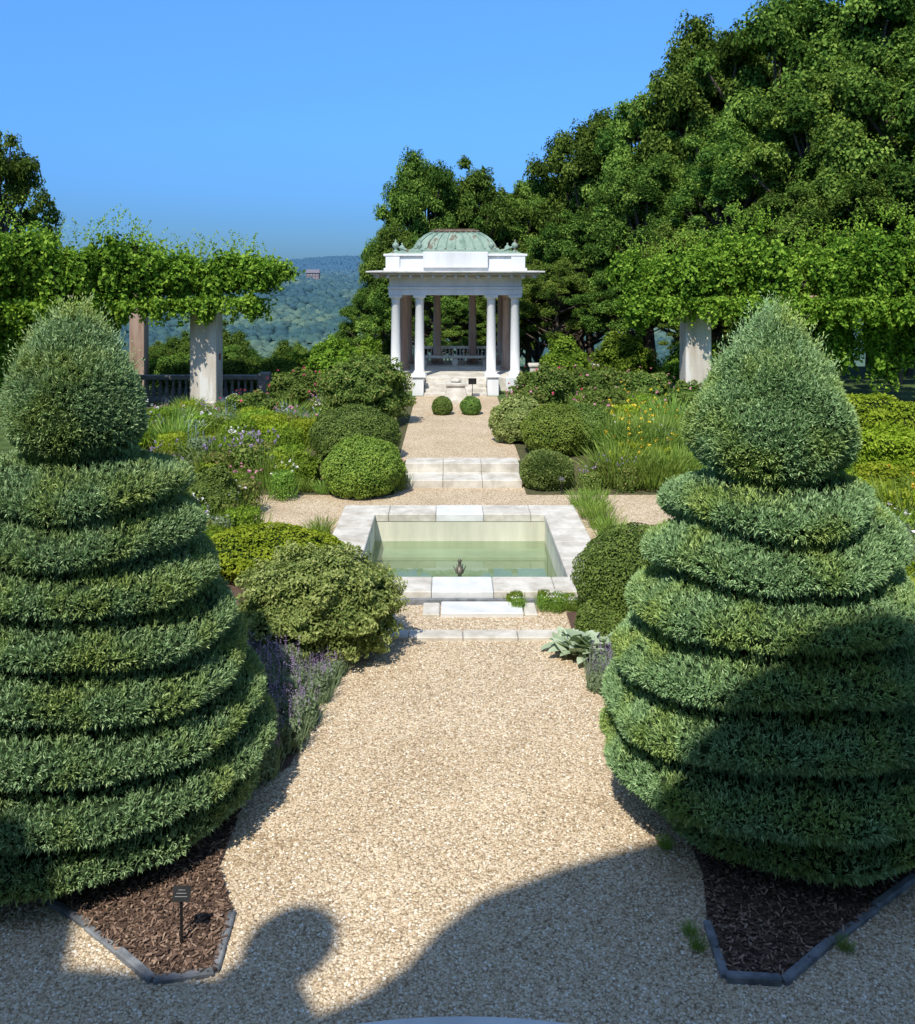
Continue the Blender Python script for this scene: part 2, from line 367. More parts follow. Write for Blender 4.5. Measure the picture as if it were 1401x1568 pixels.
for P,(x0,x1,y0,y1) in ((LB,(-3.4,-1.2,5.3,7.6)),(RB,(1.4,4.2,5.3,7.6))):
    k=16000; x=R.uniform(x0,x1,k); y=R.uniform(y0,y1,k); ok=inpoly(x,y,P); x=x[ok];y=y[ok];k=len(x)
    boxesrand(mb,np.stack([x,y,0.022+R.uniform(0,.016,k)],1),R.uniform(.005,.024,k),R.uniform(.002,.007,k),R.uniform(.0015,.003,k),R.random(k)**1.3)
mb.obj('mulch_chips',['chip'])
mb=MB(); k=70000
y=4.6+R.random(k)**1.5*6.5; x=R.uniform(-1,1,k)*np.clip(y*0.55,0,5); ok=~(inpoly(x,y,LB)|inpoly(x,y,RB)); x=x[ok];y=y[ok];k=len(x)
s=R.uniform(.004,.0115,k); c=np.stack([x,y,0.005+s*.3],1); a=R.uniform(0,2*PI,k)
oc=[]
for q in range(5):
    aa=a+q*2*PI/5; rr=s*R.uniform(.7,1.3,k); oc.append(c+np.stack([np.cos(aa)*rr,np.sin(aa)*rr,-s*.25],1))
top=c+np.stack([R.normal(0,.25,k)*s,R.normal(0,.25,k)*s,s*R.uniform(.4,.8,k)],1)
P=np.stack(oc+[top],1); f=np.array([[q,(q+1)%5,5] for q in range(5)])
mb.add(P.reshape(-1,3),(f[None]+6*np.arange(k)[:,None,None]).reshape(-1,3),np.repeat(np.clip(R.normal(.55,.28,k),0,1),5))
mb.obj('loose_gravel',['pebble'])

# ------------------------------------------------------------------ pool
pool=empty('reflecting_pool')
ix0,ix1,iy0,iy1=AX-1.93+.54,AX+1.93-.54,12.0,15.05
ox0,ox1,oy0,oy1=AX-1.95,AX+1.95,11.45,15.62
mb=MB()
def slabs_x(mb,x0,x1,y0,y1,z0,z1,n,mats):
    e=np.linspace(x0,x1,n+1)
    for i in range(n): mb.box(e[i]+.003,e[i+1]-.003,y0,y1,z0,z1,mat=mats[i%len(mats)],bev=.012)
def slabs_y(mb,x0,x1,y0,y1,z0,z1,n,mats):
    e=np.linspace(y0,y1,n+1)
    for i in range(n): mb.box(x0,x1,e[i]+.003,e[i+1]-.003,z0,z1,mat=mats[i%len(mats)],bev=.012)
slabs_x(mb,ox0,ox1,iy1,oy1,0.02,.15,5,[0,0,1,0,0]); slabs_x(mb,ox0,ox1,oy0,iy0,0.02,.15,5,[0,0,1,0,0])
slabs_y(mb,ox0,ix0,iy0+.003,iy1-.003,0.02,.15,4,[0]); slabs_y(mb,ix1,ox1,iy0+.003,iy1-.003,0.02,.15,4,[0])
mb.obj('coping',['stone','stonew'],pool)
mb=MB(); t=.14; zf=-.85
mb.box(ix0-t,ix1+t,iy1+.01,iy1+t,zf,.018); mb.box(ix0-t,ix1+t,iy0-t,iy0-.01,zf,.018)
mb.box(ix0-t,ix0-.01,iy0-.008,iy1+.008,zf,.018); mb.box(ix1+.01,ix1+t,iy0-.008,iy1+.008,zf,.018)
mb.obj('basin_walls',['poolwall'],pool)
mb=MB(); mb.box(ix0-t,ix1+t,iy0-t,iy1+t,zf-.1,zf-.002)
mb.box(ix0-.008,ix1+.008,iy1-.42,iy1+.008,zf,-.42,bev=.01)
mb.obj('basin_floor',['poolfloor'],pool)
mb=MB(); mb.add([[ix0-.009,iy0-.009,-.30],[ix1+.009,iy0-.009,-.30],[ix1+.009,iy1+.009,-.30],[ix0-.009,iy1+.009,-.30]],[[0,1,2,3]]); mb.obj('water',['water'],pool)
mb=MB(); mb.box(ox0+.04,ox1-.04,oy0+.04,oy0+.14,-.02,.018); mb.box(ox0+.04,ox1-.04,oy1-.14,oy1-.04,-.02,.018)
mb.box(ox0+.04,ox0+.14,oy0+.145,oy1-.145,-.02,.018); mb.box(ox1-.14,ox1-.04,oy0+.145,oy1-.145,-.02,.018); mb.obj('plinth',['greystone'],pool)
mb=MB(); mb.lathe([(.09,-.85),(.09,-.5),(.035,-.48),(.03,-.22),(.06,-.2),(.065,-.16),(.03,-.13),(.02,-.05),(.035,-0.03),(.012,.0)],(AX-.02,13.2,0),16)
for a in range(6):
    mb.tube([(AX-.02+.05*math.cos(a*PI/3),13.2+.05*math.sin(a*PI/3),-.18),(AX-.02+.09*math.cos(a*PI/3),13.2+.09*math.sin(a*PI/3),-.1)],[.012,.006],6)
mb.obj('fountain_nozzle',['metal'],pool)
st=empty('stone_threshold')
mb=MB(); slabs_x(mb,-1.1,1.38,10.28,10.50,-.02,.05,4,[0]); mb.obj('front_slab',['stone'],st)
mb=MB(); slabs_x(mb,-.12,.88,10.98,11.36,-.02,.06,1,[0]); mb.obj('marble_slab',['stonew'],st)
mb=MB(); slabs_x(mb,-.34,-.13,10.98,11.36,-.02,.045,1,[0]); slabs_x(mb,.89,1.05,10.98,11.36,-.02,.045,1,[0]); mb.box(-1.1,1.38,11.38,11.44,-.02,.07,mat=1)
mb.obj('side_slabs',['stone','slate'],st)
gs=empty('garden_steps')
mb=MB(); slabs_x(mb,-.90,1.36,17.4,18.098,-.02,.16,3,[0]); mb.obj('lower_step',['stone'],gs)
mb=MB(); slabs_x(mb,-.90,1.36,18.1,18.62,-.02,.335,3,[0]); mb.obj('upper_step',['stone'],gs)
mb=MB(); slabs_x(mb,-3.2,-2.55,13.75,14.0,-.02,.05,1,[0]); mb.obj('stone_kerb',['stone'])

# ------------------------------------------------------------------ pavilion
pv=empty('garden_pavilion'); PC=31.1; cx=AX
mb=MB()
mb.box(cx-2.25,cx+2.25,28.85,33.4,.2,.74,bev=.02)
mb.box(cx-.95,cx+.95,28.3,28.848,.25,.62,bev=.01); mb.box(cx-.95,cx+.95,27.95,28.298,.25,.50,bev=.01); mb.box(cx-.95,cx+.95,27.6,27.948,.25,.40,bev=.01)
mb.obj('base_and_steps',['stone'],pv)
mb=MB()
for sx in (-1,1):
    x0=cx+sx*1.14; mb.box(x0-.17,x0+.17,27.75,28.845,.3,.86,bev=.02); mb.box(x0-.22,x0+.22,27.70,28.2,.862,.92,bev=.015)
    x1=cx+sx*1.9; mb.box(x1-.32,x1+.32,28.72,28.845,.3,.76,bev=.02)
mb.obj('cheek_walls',['white'],pv)
def column(mb,x,y,z0,z1,r,mat=0):
    h=z1-z0
    mb.box(x-r*1.45,x+r*1.45,y-r*1.45,y+r*1.45,z0,z0+.07,mat=mat)
    mb.lathe([(r*1.35,.072),(r*1.4,.1),(r*1.3,.14),(r*1.1,.15),(r*1.15,.18),(r,.2),(r,h*.35),(r*.86,h-.22),(r*.95,h-.2),(r*.88,h-.18),(r*.88,h-.13),(r*1.25,h-.075)],(x,y,z0),24,mat)
    mb.box(x-r*1.35,x+r*1.35,y-r*1.35,y+r*1.35,z1-.073,z1,mat=mat)
mb=MB()
for dx in (-1.90,-1.14,1.14,1.90): column(mb,cx+dx,29.15,.742,3.33,.15)
mb.obj('front_columns',['white'],pv)
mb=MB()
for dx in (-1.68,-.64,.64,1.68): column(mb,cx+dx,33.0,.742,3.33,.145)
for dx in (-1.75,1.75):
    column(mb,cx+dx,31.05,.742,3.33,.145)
mb.obj('rear_columns',['brownpaint'],pv)
mb=MB()
def ring(mb,h,t,z0,z1,yc=PC,mat=0):
    mb.box(cx-h,cx+h,yc-h,yc-h+t,z0,z1,mat=mat,bev=.01); mb.box(cx-h,cx+h,yc+h-t,yc+h,z0,z1,mat=mat,bev=.01)
    mb.box(cx-h,cx-h+t,yc-h+t+.002,yc+h-t-.002,z0,z1,mat=mat); mb.box(cx+h-t,cx+h,yc-h+t+.002,yc+h-t-.002,z0,z1,mat=mat)
ring(mb,2.12,.36,3.332,3.52); ring(mb,2.15,.42,3.522,3.60); ring(mb,2.10,.36,3.602,3.86); ring(mb,2.2,.5,3.862,3.92)
mb.box(cx-1.75,cx+1.75,PC-1.75,PC+1.75,3.64,3.70)
mb.obj('entablature',['white'],pv)
mb=MB()
mb.box(cx-2.66,cx+2.66,PC-2.66,PC+2.66,3.985,4.04,bev=.01); mb.box(cx-2.78,cx+2.78,PC-2.78,PC+2.78,4.042,4.10,bev=.015)
for i in range(15):
    q=-2.45+i*4.9/14
    mb.box(cx+q-.05,cx+q+.05,PC-2.6,PC-2.205,3.88,3.983,mat=0); mb.box(cx+q-.05,cx+q+.05,PC+2.205,PC+2.6,3.88,3.983,mat=0)
    if abs(q)<2.2:
        mb.box(cx-2.6,cx-2.205,PC+q-.05,PC+q+.05,3.88,3.983); mb.box(cx+2.205,cx+2.6,PC+q-.05,PC+q+.05,3.88,3.983)
mb.box(cx-2.2,cx+2.2,PC-2.2,PC+2.2,3.922,3.984)
mb.obj('cornice_with_brackets',['eave'],pv)
mb=MB()
mb.box(cx-2.2,cx+2.2,PC-2.2,PC+2.2,4.102,4.56,bev=.02); mb.box(cx-2.27,cx+2.27,PC-2.27,PC+2.27,4.562,4.64,bev=.015)
mb.box(cx-2.26,cx+2.26,PC-2.26,PC-2.201,4.102,4.19); mb.box(cx-1.02,cx+1.02,PC-2.34,PC-2.262,4.192,4.70,bev=.015) 
mb.box(cx-1.02,cx+1.02,PC-2.262,PC-1.8,4.642,4.70); 
for sx in(-1,1):
    mb.box(cx+sx*1.98-.22,cx+sx*1.98+.22,PC-2.25,PC-2.2005,4.192,4.56)
mb.obj('attic',['white'],pv)
mb=MB()
prof=[(2.16,4.642),(1.95,4.72),(1.42,4.80),(1.33,4.84),(1.30,4.92),(1.2,5.08),(1.02,5.24),(.84,5.34),(.74,5.38)]
for (h0,z0),(h1,z1) in zip(prof[:-1],prof[1:]):
    v=[];
    for h,z in((h0,z0),(h1,z1)): v+=[[cx-h,PC-h,z],[cx+h,PC-h,z],[cx+h,PC+h,z],[cx-h,PC+h,z]]
    mb.add(v,[[i,(i+1)%4,4+(i+1)%4,4+i] for i in range(4)])
for side in range(4):
    ca,sa=[(1,0),(0,1),(-1,0),(0,-1)][side]
    for u in np.linspace(-.92,.92,9):
        pts=[]
        for h,z in prof[2:]:
            a,b=u*h,-h-.01; pts.append((cx+ca*a-sa*b,PC+sa*a+ca*b,z+.01))
        mb.tube(pts,[.022]*len(pts),5)
mb.obj('copper_roof',['copper'],pv)
mb=MB(); mb.box(cx-.80,cx+.80,PC-.80,PC+.80,5.381,5.45,bev=.02); mb.box(cx-.66,cx+.66,PC-.66,PC+.66,5.452,5.49,bev=.01); mb.obj('roof_cap',['brownmetal'],pv)
mb=MB()
for dx in(-1.9,-1.15,1.15,1.9):
    for dy in ((-1,1) ):
        yy=PC+dy*1.93; big=abs(dx)>1.5; q=.65 if big else .55
        mb.box(cx+dx-.09,cx+dx+.09,yy-.09,yy+.09,4.66,4.74)
        mb.lathe([(.12*q,0),(.07*q,.03),(.05*q,.06),(.15*q,.12),(.17*q,.19),(.12*q,.24),(.06*q,.27),(.04*q,.30),(.06*q,.33),(.02*q,.36)],(cx+dx,yy,4.74),14)
        if big:
            s_=np.sign(dx); mb.tube([(cx+dx-s_*.08,yy,4.86),(cx+dx-s_*.26,yy,4.80),(cx+dx-s_*.42,yy,4.72),(cx+dx-s_*.58,yy,4.75)],[.035,.04,.045,.02],8)
mb.obj('roof_ornaments',['copper'],pv)
mb=MB()
mb.box(cx-1.6,cx+1.6,33.02,33.2,1.28,1.36); mb.box(cx-1.6,cx+1.6,33.02,33.2,.742,.84)
for i in range(24): mb.lathe([(.03,0),(.045,.12),(.02,.3),(.03,.44)],(cx-1.5+i*3/23,33.11,.84),8)
for sx in(-1,1): 
    mb.box(cx+sx*1.9-.25,cx+sx*1.9+.25,31.5,32.6,.742,1.15,bev=.02)
mb.box(cx-1.3,cx+1.3,32.3,32.75,1.0,1.06,bev=.01)
for u in(-1.1,0,1.1): mb.box(cx+u-.1,cx+u+.1,32.35,32.7,.742,.998)
mb.obj('balustrade_and_bench',['stone'],pv)
mb=MB(); z0=.32
for (a,b,h0,h1) in ((.42,.42,0,.1),(.34,.25,.1,.47)):
    v=[];
    for h,z in((a,z0+h0+.002),(b,z0+h1)): v+=[[cx-h,26.5-h,z],[cx+h,26.5-h,z],[cx+h,26.5+h,z],[cx-h,26.5+h,z]]
    mb.add(v,[[0,1,5,4],[1,2,6,5],[2,3,7,6],[3,0,4,7],[4,5,6,7]])
mb.box(cx-.3,cx+.3,26.2,26.8,z0+.472,z0+.56,bev=.02); mb.lathe([(.1,0),(.16,.04),(.16,.08),(.02,.11)],(cx,26.5,z0+.56),16)
mb.obj('stone_pedestal',['stone'])
mb=MB(); mb.box(cx+.38,cx+.62,27.3,27.32,.72,.9); mb.box(cx+.49,cx+.51,27.305,27.315,.3,.72); mb.obj('garden_sign',['black'])

bl=empty('stone_balustrade')
mb=MB(); y0=26.6
mb.box(-9.4,-5.4,y0-.13,y0+.13,.95,1.08,bev=.02); mb.box(-9.4,-5.4,y0-.12,y0+.12,.3,.45)
for i in range(20): mb.lathe([(.045,0),(.075,.12),(.035,.35),(.06,.5)],(-9.2+i*.19,y0,.45),8)
for x in(-9.4,-7.3,-5.4): mb.box(x-.16,x+.16,y0-.17,y0+.17,.3,1.16,bev=.02)
mb.obj('rails',['greystone'],bl)
mb=MB(); mb.box(2.55,6.5,29.3,29.6,.3,1.02,bev=.02); mb.box(2.5,6.5,29.25,29.65,1.022,1.12,bev=.02); mb.obj('low_stone_wall',['stone'])
mb=MB(); mb.box(-6.5,-2.2,29.3,29.6,.3,.9,bev=.02); mb.box(-6.5,-2.2,29.25,29.65,.902,1.0,bev=.02); mb.obj('low_stone_wall',['stone'])

# ------------------------------------------------------------------ pergolas
def pergola(name,piers,rear,path,topz,curtain,seedn,drape):
    e=empty(name)
    mb=MB()
    for (x,y,w) in piers:
        mb.box(x-w*.5,x+w*.5,y-w*.5,y+w*.5,.25,3.28,bev=.03); mb.box(x-w*.56,x+w*.56,y-w*.56,y+w*.56,.25,.55,bev=.03)
        mb.box(x-w*.55,x+w*.55,y-w*.55,y+w*.55,3.282,3.40,bev=.03)
        mb.box(x+w*.5-.01,x+w*.5+.006,y-.1,y+.12,1.65,1.83,mat=1)
    mb.obj('piers',['pier','brick'],e)
    mb=MB()
    for (x,y,w) in rear: mb.box(x-w*.5,x+w*.5,y-w*.5,y+w*.5,.25,3.4,bev=.03)
    mb.obj('rear_piers',['brownpaint'],e)
    mb=MB(); p=np.array(path,float)
    for off in(.55,2.4):
        mb.tube([(a,b+off,3.70) for a,b in path],[.08]*len(path),6)
    Ls=np.linalg.norm(np.diff(p,axis=0),axis=1).sum()
    cum=np.concatenate([[0],np.cumsum(np.linalg.norm(np.diff(p,axis=0),axis=1))])
    for s_ in np.arange(0,Ls,.6):
        x=np.interp(s_,cum,p[:,0]);y=np.interp(s_,cum,p[:,1]); mb.tube([(x,y+.1,3.83),(x,y+2.7,3.83)],[.05,.05],6)
    mb.obj('timbers',['wood'],e)
    mb=MB()
    for s_ in np.arange(0,Ls+.01,.42):
        x=np.interp(s_,cum,p[:,0]);y=np.interp(s_,cum,p[:,1]); zt=np.interp(s_,cum,topz)+.26*math.sin(s_*1.9+seedn)+R.uniform(-.2,.2)
        for off in (0,1.3,2.6):
            r=R.uniform(.45,.85); lo=(3.35 if off else 3.05)+R.uniform(-.35,.25); zz=(lo+zt)/2; hz=(zt-lo)/2*R.uniform(.95,1.2)+.05
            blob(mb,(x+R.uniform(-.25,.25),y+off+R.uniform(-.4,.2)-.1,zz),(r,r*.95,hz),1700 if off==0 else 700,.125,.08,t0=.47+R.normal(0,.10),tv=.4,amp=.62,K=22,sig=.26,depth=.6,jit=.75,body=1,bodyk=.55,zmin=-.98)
        # drooping skirts of different length
        if R.random()<.75:
            l=R.uniform(.35,.8)*drape
            blob(mb,(x+R.uniform(-.3,.3),y-.45+R.uniform(-.2,.2),3.35-l*.35),(R.uniform(.22,.45),.32,l),650,.12,.08,t0=.42+R.normal(0,.12),tv=.4,amp=.6,K=14,sig=.3,depth=.7,jit=.8,zmin=-.98)
        for q in range(8):
            x1=x+R.uniform(-.4,.4);y1=y+R.uniform(-.6,.4); l=R.uniform(.2,.75); a=R.normal(0,.45,2)
            k=max(3,int(l/.04)); tt=np.linspace(0,1,k); b=np.stack([x1+a[0]*l*tt**1.5,y1+a[1]*l*tt,zt-.15+l*tt*.8],1)
            mb.blades(b,R.normal(size=(k,3))*.6+[0,0,.5],.08,.04,R.uniform(.4,1,k))
        for q in range(14):
            x1=x+R.uniform(-.4,.4);y1=y+R.uniform(-.75,-.2); l=R.uniform(.2,1.0)*R.uniform(.5,1)*drape
            k=max(3,int(l/.014)); tt=R.random(k); b=np.stack([x1+.1*np.sin(3*tt+q)+R.normal(0,.07,k)*(1.2-tt),y1+R.normal(0,.06,k),3.4-l*tt],1)
            mb.blades(b,R.normal(size=(k,3))+[0,0,-.7],.12,.075,R.uniform(.2,.9,k))
    for (x,y,z,rx,rz,n) in curtain:
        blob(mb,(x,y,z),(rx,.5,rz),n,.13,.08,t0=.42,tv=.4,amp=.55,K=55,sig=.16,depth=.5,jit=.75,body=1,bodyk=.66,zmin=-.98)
    mb.obj('climbing_vine',['vine','dark'],e)
    return e
pergola('vine_pergola',[(-6.75,25.3,.72)],[(-9.6,28.2,.45),(-10.9,26.0,.5)],[(-5.3,25.3),(-7.4,24.8),(-10.3,22.6),(-12.5,20.5)],[4.4,4.9,5.2,5.4],
   [(-9.2,23.8,2.9,.9,1.0,3800),(-10.0,23.0,2.5,1.0,1.4,5000),(-11.3,22.4,2.3,1.0,1.8,5500),(-12.8,21.5,2.0,1.0,1.9,4500),(-11.3,26,2.0,2.2,1.8,6000)],1,.8)
pergola('vine_pergola',[(6.95,26.0,.72)],[(10.3,26.3,.6)],[(5.3,26.0),(7.4,25.6),(10.0,25.0),(13.8,24.2)],[4.5,5.1,5.25,5.35],
   [(5.2,25.6,3.1,.7,.95,2600),(8.6,26.0,2.6,.8,1.3,4500),(9.5,25.6,2.5,1.0,1.8,5500),(10.6,25.3,2.4,1.1,1.9,5500),(11.8,25.0,2.4,1.1,1.9,5500),(13.0,24.7,2.3,1.1,1.9,5500),(14.0,24.4,2.3,1.1,1.9,5000)],2,1.0)

# ------------------------------------------------------------------ trees
def tree_mesh(name,seed,Ht,cr,nclump,nleaf,L,mat,sparse=False,base=.22):
    global R; R=np.random.default_rng(seed)
    mb=MB(); cz=Ht*(base+1)/2; rz=Ht*(1-base)/2
    pts=[(0,0,-1.0)]; x=y=0
    for i in range(1,7):
        x+=R.normal(0,.08);y+=R.normal(0,.08); pts.append((x,y,Ht*.8*i/6))
    rad=[Ht*.028*(1-.13*i) for i in range(7)]; mb.tube(pts,rad,9,mat=1)
    P=np.array(pts)
    for i in range(nclump):
        d=unit(R.normal(size=(1,3)))[0]; 
        if d[2]<-.6: d[2]*=-1
        rr=R.uniform(.35,1.0)**.45*R.uniform(.78,1.1)
        w=1.0-.25*max(0,d[2])
        c=np.array([d[0]*cr*rr*w,d[1]*cr*rr*w,cz+d[2]*rz*rr])
        r=cr*R.uniform(.11,.30)
        if i%2==0 and c[2]>Ht*.2:
            t0=min(max((c[2]-Ht*.12)/(Ht*.8),.15),.8); a=np.array([np.interp(t0*6,range(7),P[:,k]) for k in range(3)]); a[2]-=Ht*.06
            mid=(a+c)/2+[0,0,-.15*Ht*.1]; mb.tube([a,mid,c],[Ht*.011,Ht*.007,Ht*.003],5,mat=1)
        t0=.46+R.normal(0,.17)
        nl=int(nleaf*(r/(cr*.22))**1.7)
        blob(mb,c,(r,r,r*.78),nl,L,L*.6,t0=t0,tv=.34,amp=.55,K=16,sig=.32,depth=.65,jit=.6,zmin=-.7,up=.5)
        if not sparse:
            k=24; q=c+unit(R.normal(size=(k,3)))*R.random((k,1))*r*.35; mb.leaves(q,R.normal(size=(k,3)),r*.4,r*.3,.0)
    return mb.mesh(name,[mat,'bark'])
T=[tree_mesh('deciduous_tree_a',11,10,3.9,135,700,.13,'tree'),
   tree_mesh('deciduous_tree_b',12,10,3.5,125,700,.125,'treelight'),
   tree_mesh('deciduous_tree_c',13,10,4.4,140,740,.135,'tree',base=.12),
   tree_mesh('deciduous_tree_d',14,10,3.6,120,700,.12,'treelight',base=.1)]
Tsp=tree_mesh('deciduous_tree_sparse',15,10,3.4,75,420,.14,'tree',sparse=True,base=.25)
R=np.random.default_rng(99)
def tree(x,y,top,w=1.0,v=None,nm='deciduous_tree',me=None):
    z=float(H(x,y)); hh=top-z; s=hh/10.3
    me=me or T[v if v is not None else int(R.integers(0,4))]
    return place(me,nm,(x,y,z),R.uniform(0,2*PI),(s*w,s*w,s))
for a in [(4.7,49,9.8,.66,1),(7.2,47,12.0,.68,0),(9.6,45,13.4,.7,1),(12.6,43.5,15.8,.7,0),(15.6,42,17.2,.75,2),(18.9,41,18.8,.8,0),
          (5.6,40,6.6,1.0,2),(8.4,38.5,8.8,.9,0),(10.9,36,10.0,.95,3),(13.8,34.5,12.2,.85,1),(16.6,33.5,13.0,.85,2),(19.7,33,14.5,.85,0),
          (8.2,33,5.8,1.1,3),(11.5,31.5,6.8,1.1,0),(14.8,30.5,7.6,1.1,2),(18,29.5,8.2,1.1,3),
          (4.2,35.5,4.6,1.3,3),(6.6,34,4.4,1.4,0),(8.6,31,3.2,1.4,1)]: tree(*a)
for a in [(-1.3,45,9.7,.64,0),(1.3,46,9.6,.66,2),(3.1,47,8.5,.75,1),(-2.6,43,6.6,.62,1),(-3.7,41,3.2,.8,0),(-.6,39,4.8,1.2,2),(1.8,39,4.6,1.2,0),(.4,37,3.2,1.4,3),(3.2,38,4.6,1.2,1)]: tree(*a)
for a in [(-25.0,50,12.4,.62,None,'deciduous_tree',Tsp),(-28.0,52,10.0,.8,None,'deciduous_tree',Tsp)]: tree(*a)
for a in [(-16,34,3.9,1.2,2),(-13.5,32,3.6,1.2,0),(-19,36,4.3,1.2,1),(-11,36,.9,1.5,0),(-9.0,42,.2,.8,2),(-7.0,43,.5,.8,3),(-5.3,45,1.2,.75,1),(-12.5,50,.3,.9,1),(-15,58,.8,.9,2),(-10.5,60,-.7,.8,0),(-7.0,60,-.4,.8,1),
          (-17,70,-1.5,.9,0),(-22,74,-1,.9,2),(-13.5,80,-2.4,.9,1),(-9,82,-2.2,.8,0),(-28,86,-2.5,1,1),(-21,95,-4,1,2),(-14,100,-4.5,1,1),(-30,110,-6,1.1,0),(-24,125,-7.5,1.1,1),(-16,130,-8,1.1,0)]: tree(*a)

# ------------------------------------------------------------------ distant hills
def hill(x,y):
    r=np.interp(y,[180,400,800,1500,2600,3500],[-34,-38,-16,2,26,10])
    r=r+6*np.sin(x/170+1.2)*np.interp(y,[300,1200],[0,1])+4*np.sin(x/61+y/190)+np.interp(y,[1800,2600],[0,1])*9*np.sin(x/260+2)
    return r
mb=MB(); gx=np.linspace(-3200,3200,120); gy=np.concatenate([np.linspace(180,1500,50),np.linspace(1560,3500,30)])
GX,GY=np.meshgrid(gx,gy); GZ=hill(GX,GY); nn=len(gx)
F=[[j*nn+i,j*nn+i+1,(j+1)*nn+i+1,(j+1)*nn+i] for j in range(len(gy)-1) for i in range(nn-1)]
mb.add(np.stack([GX,GY,GZ],-1).reshape(-1,3),F,.4,0,True)
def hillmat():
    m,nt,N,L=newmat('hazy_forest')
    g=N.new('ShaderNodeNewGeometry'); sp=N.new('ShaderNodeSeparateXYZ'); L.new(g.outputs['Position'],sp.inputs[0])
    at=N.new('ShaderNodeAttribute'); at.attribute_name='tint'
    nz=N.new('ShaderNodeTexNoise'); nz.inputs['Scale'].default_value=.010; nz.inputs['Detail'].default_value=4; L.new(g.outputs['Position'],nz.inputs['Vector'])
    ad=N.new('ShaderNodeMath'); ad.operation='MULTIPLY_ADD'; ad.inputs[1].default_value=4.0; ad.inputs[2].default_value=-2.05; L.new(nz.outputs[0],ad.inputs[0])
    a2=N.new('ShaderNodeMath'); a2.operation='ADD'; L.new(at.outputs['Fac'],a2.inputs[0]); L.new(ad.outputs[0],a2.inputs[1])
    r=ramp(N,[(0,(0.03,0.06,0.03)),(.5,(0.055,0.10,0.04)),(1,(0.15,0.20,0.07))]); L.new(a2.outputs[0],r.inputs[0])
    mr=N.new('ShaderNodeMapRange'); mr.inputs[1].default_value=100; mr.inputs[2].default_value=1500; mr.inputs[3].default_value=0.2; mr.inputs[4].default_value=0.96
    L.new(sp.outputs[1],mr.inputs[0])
    mx=N.new('ShaderNodeMix'); mx.data_type='RGBA'; L.new(mr.outputs[0],mx.inputs[0]); L.new(r.outputs[0],mx.inputs[6]); mx.inputs[7].default_value=(0.055,0.125,0.205,1)  # aerial haze painted into the base colour, bluer with distance
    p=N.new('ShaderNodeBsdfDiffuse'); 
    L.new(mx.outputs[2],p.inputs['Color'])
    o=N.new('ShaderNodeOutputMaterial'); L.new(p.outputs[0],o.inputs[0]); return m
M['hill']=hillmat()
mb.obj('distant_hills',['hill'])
mb=MB()
th=np.linspace(0,2*PI,8,endpoint=False); ph=[1.7,1.15,.6,.08]
D=np.array([[math.sin(q)*math.cos(t),math.sin(q)*math.sin(t),math.cos(q)] for q in ph for t in th])
f=np.array([[a*8+i,a*8+(i+1)%8,(a+1)*8+(i+1)%8,(a+1)*8+i] for a in range(3) for i in range(8)])
k=30000; y=170+R.random(k)**1.3*2500; x=y*R.uniform(-.52,.25,k)
r=R.uniform(1.8,5.6,k)*np.interp(y,[170,400,2500],[.6,.8,1.2])
C=np.stack([x,y,hill(x,y)+r*.15],1)
P=C[:,None,:]+D[None]*r[:,None,None]*R.uniform(.75,1.25,(k,len(D),1))*np.array([1,1,.8])
tt=np.clip(R.normal(.5,.25,k),0,1)
mb.add(P.reshape(-1,3),(f[None]+len(D)*np.arange(k)[:,None,None]).reshape(-1,4),np.clip(np.repeat(tt,24)+R.normal(0,.08,k*24),0,1),0,True)
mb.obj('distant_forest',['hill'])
hx,hy=-136,905
dh=empty('brick_house',(hx,hy,float(hill(hx,hy))+5.0)); dh.scale=(.7,.7,.7)
mb=MB(); mb.box(-9,9,-5,5,-8,5); mb.obj('walls',['hbrick'],dh)
mb=MB(); mb.add([[-10,-6,5],[10,-6,5],[10,6,5],[-10,6,5],[-9,0,10],[9,0,10]],[[0,1,5,4],[2,3,4,5]]); mb.add([[-10,-6,5],[-9,0,10],[-10,6,5],[10,-6,5],[10,6,5],[9,0,10]],[[0,1,2],[3,4,5]]); mb.obj('roof',['hroof'],dh)
mb=MB(); 
for q in(-6,-2,2,6):
    for z in(-3,1.5): mb.box(q-.8,q+.8,-5.1,-5.02,z,z+2)
mb.obj('windows',['hpane'],dh)

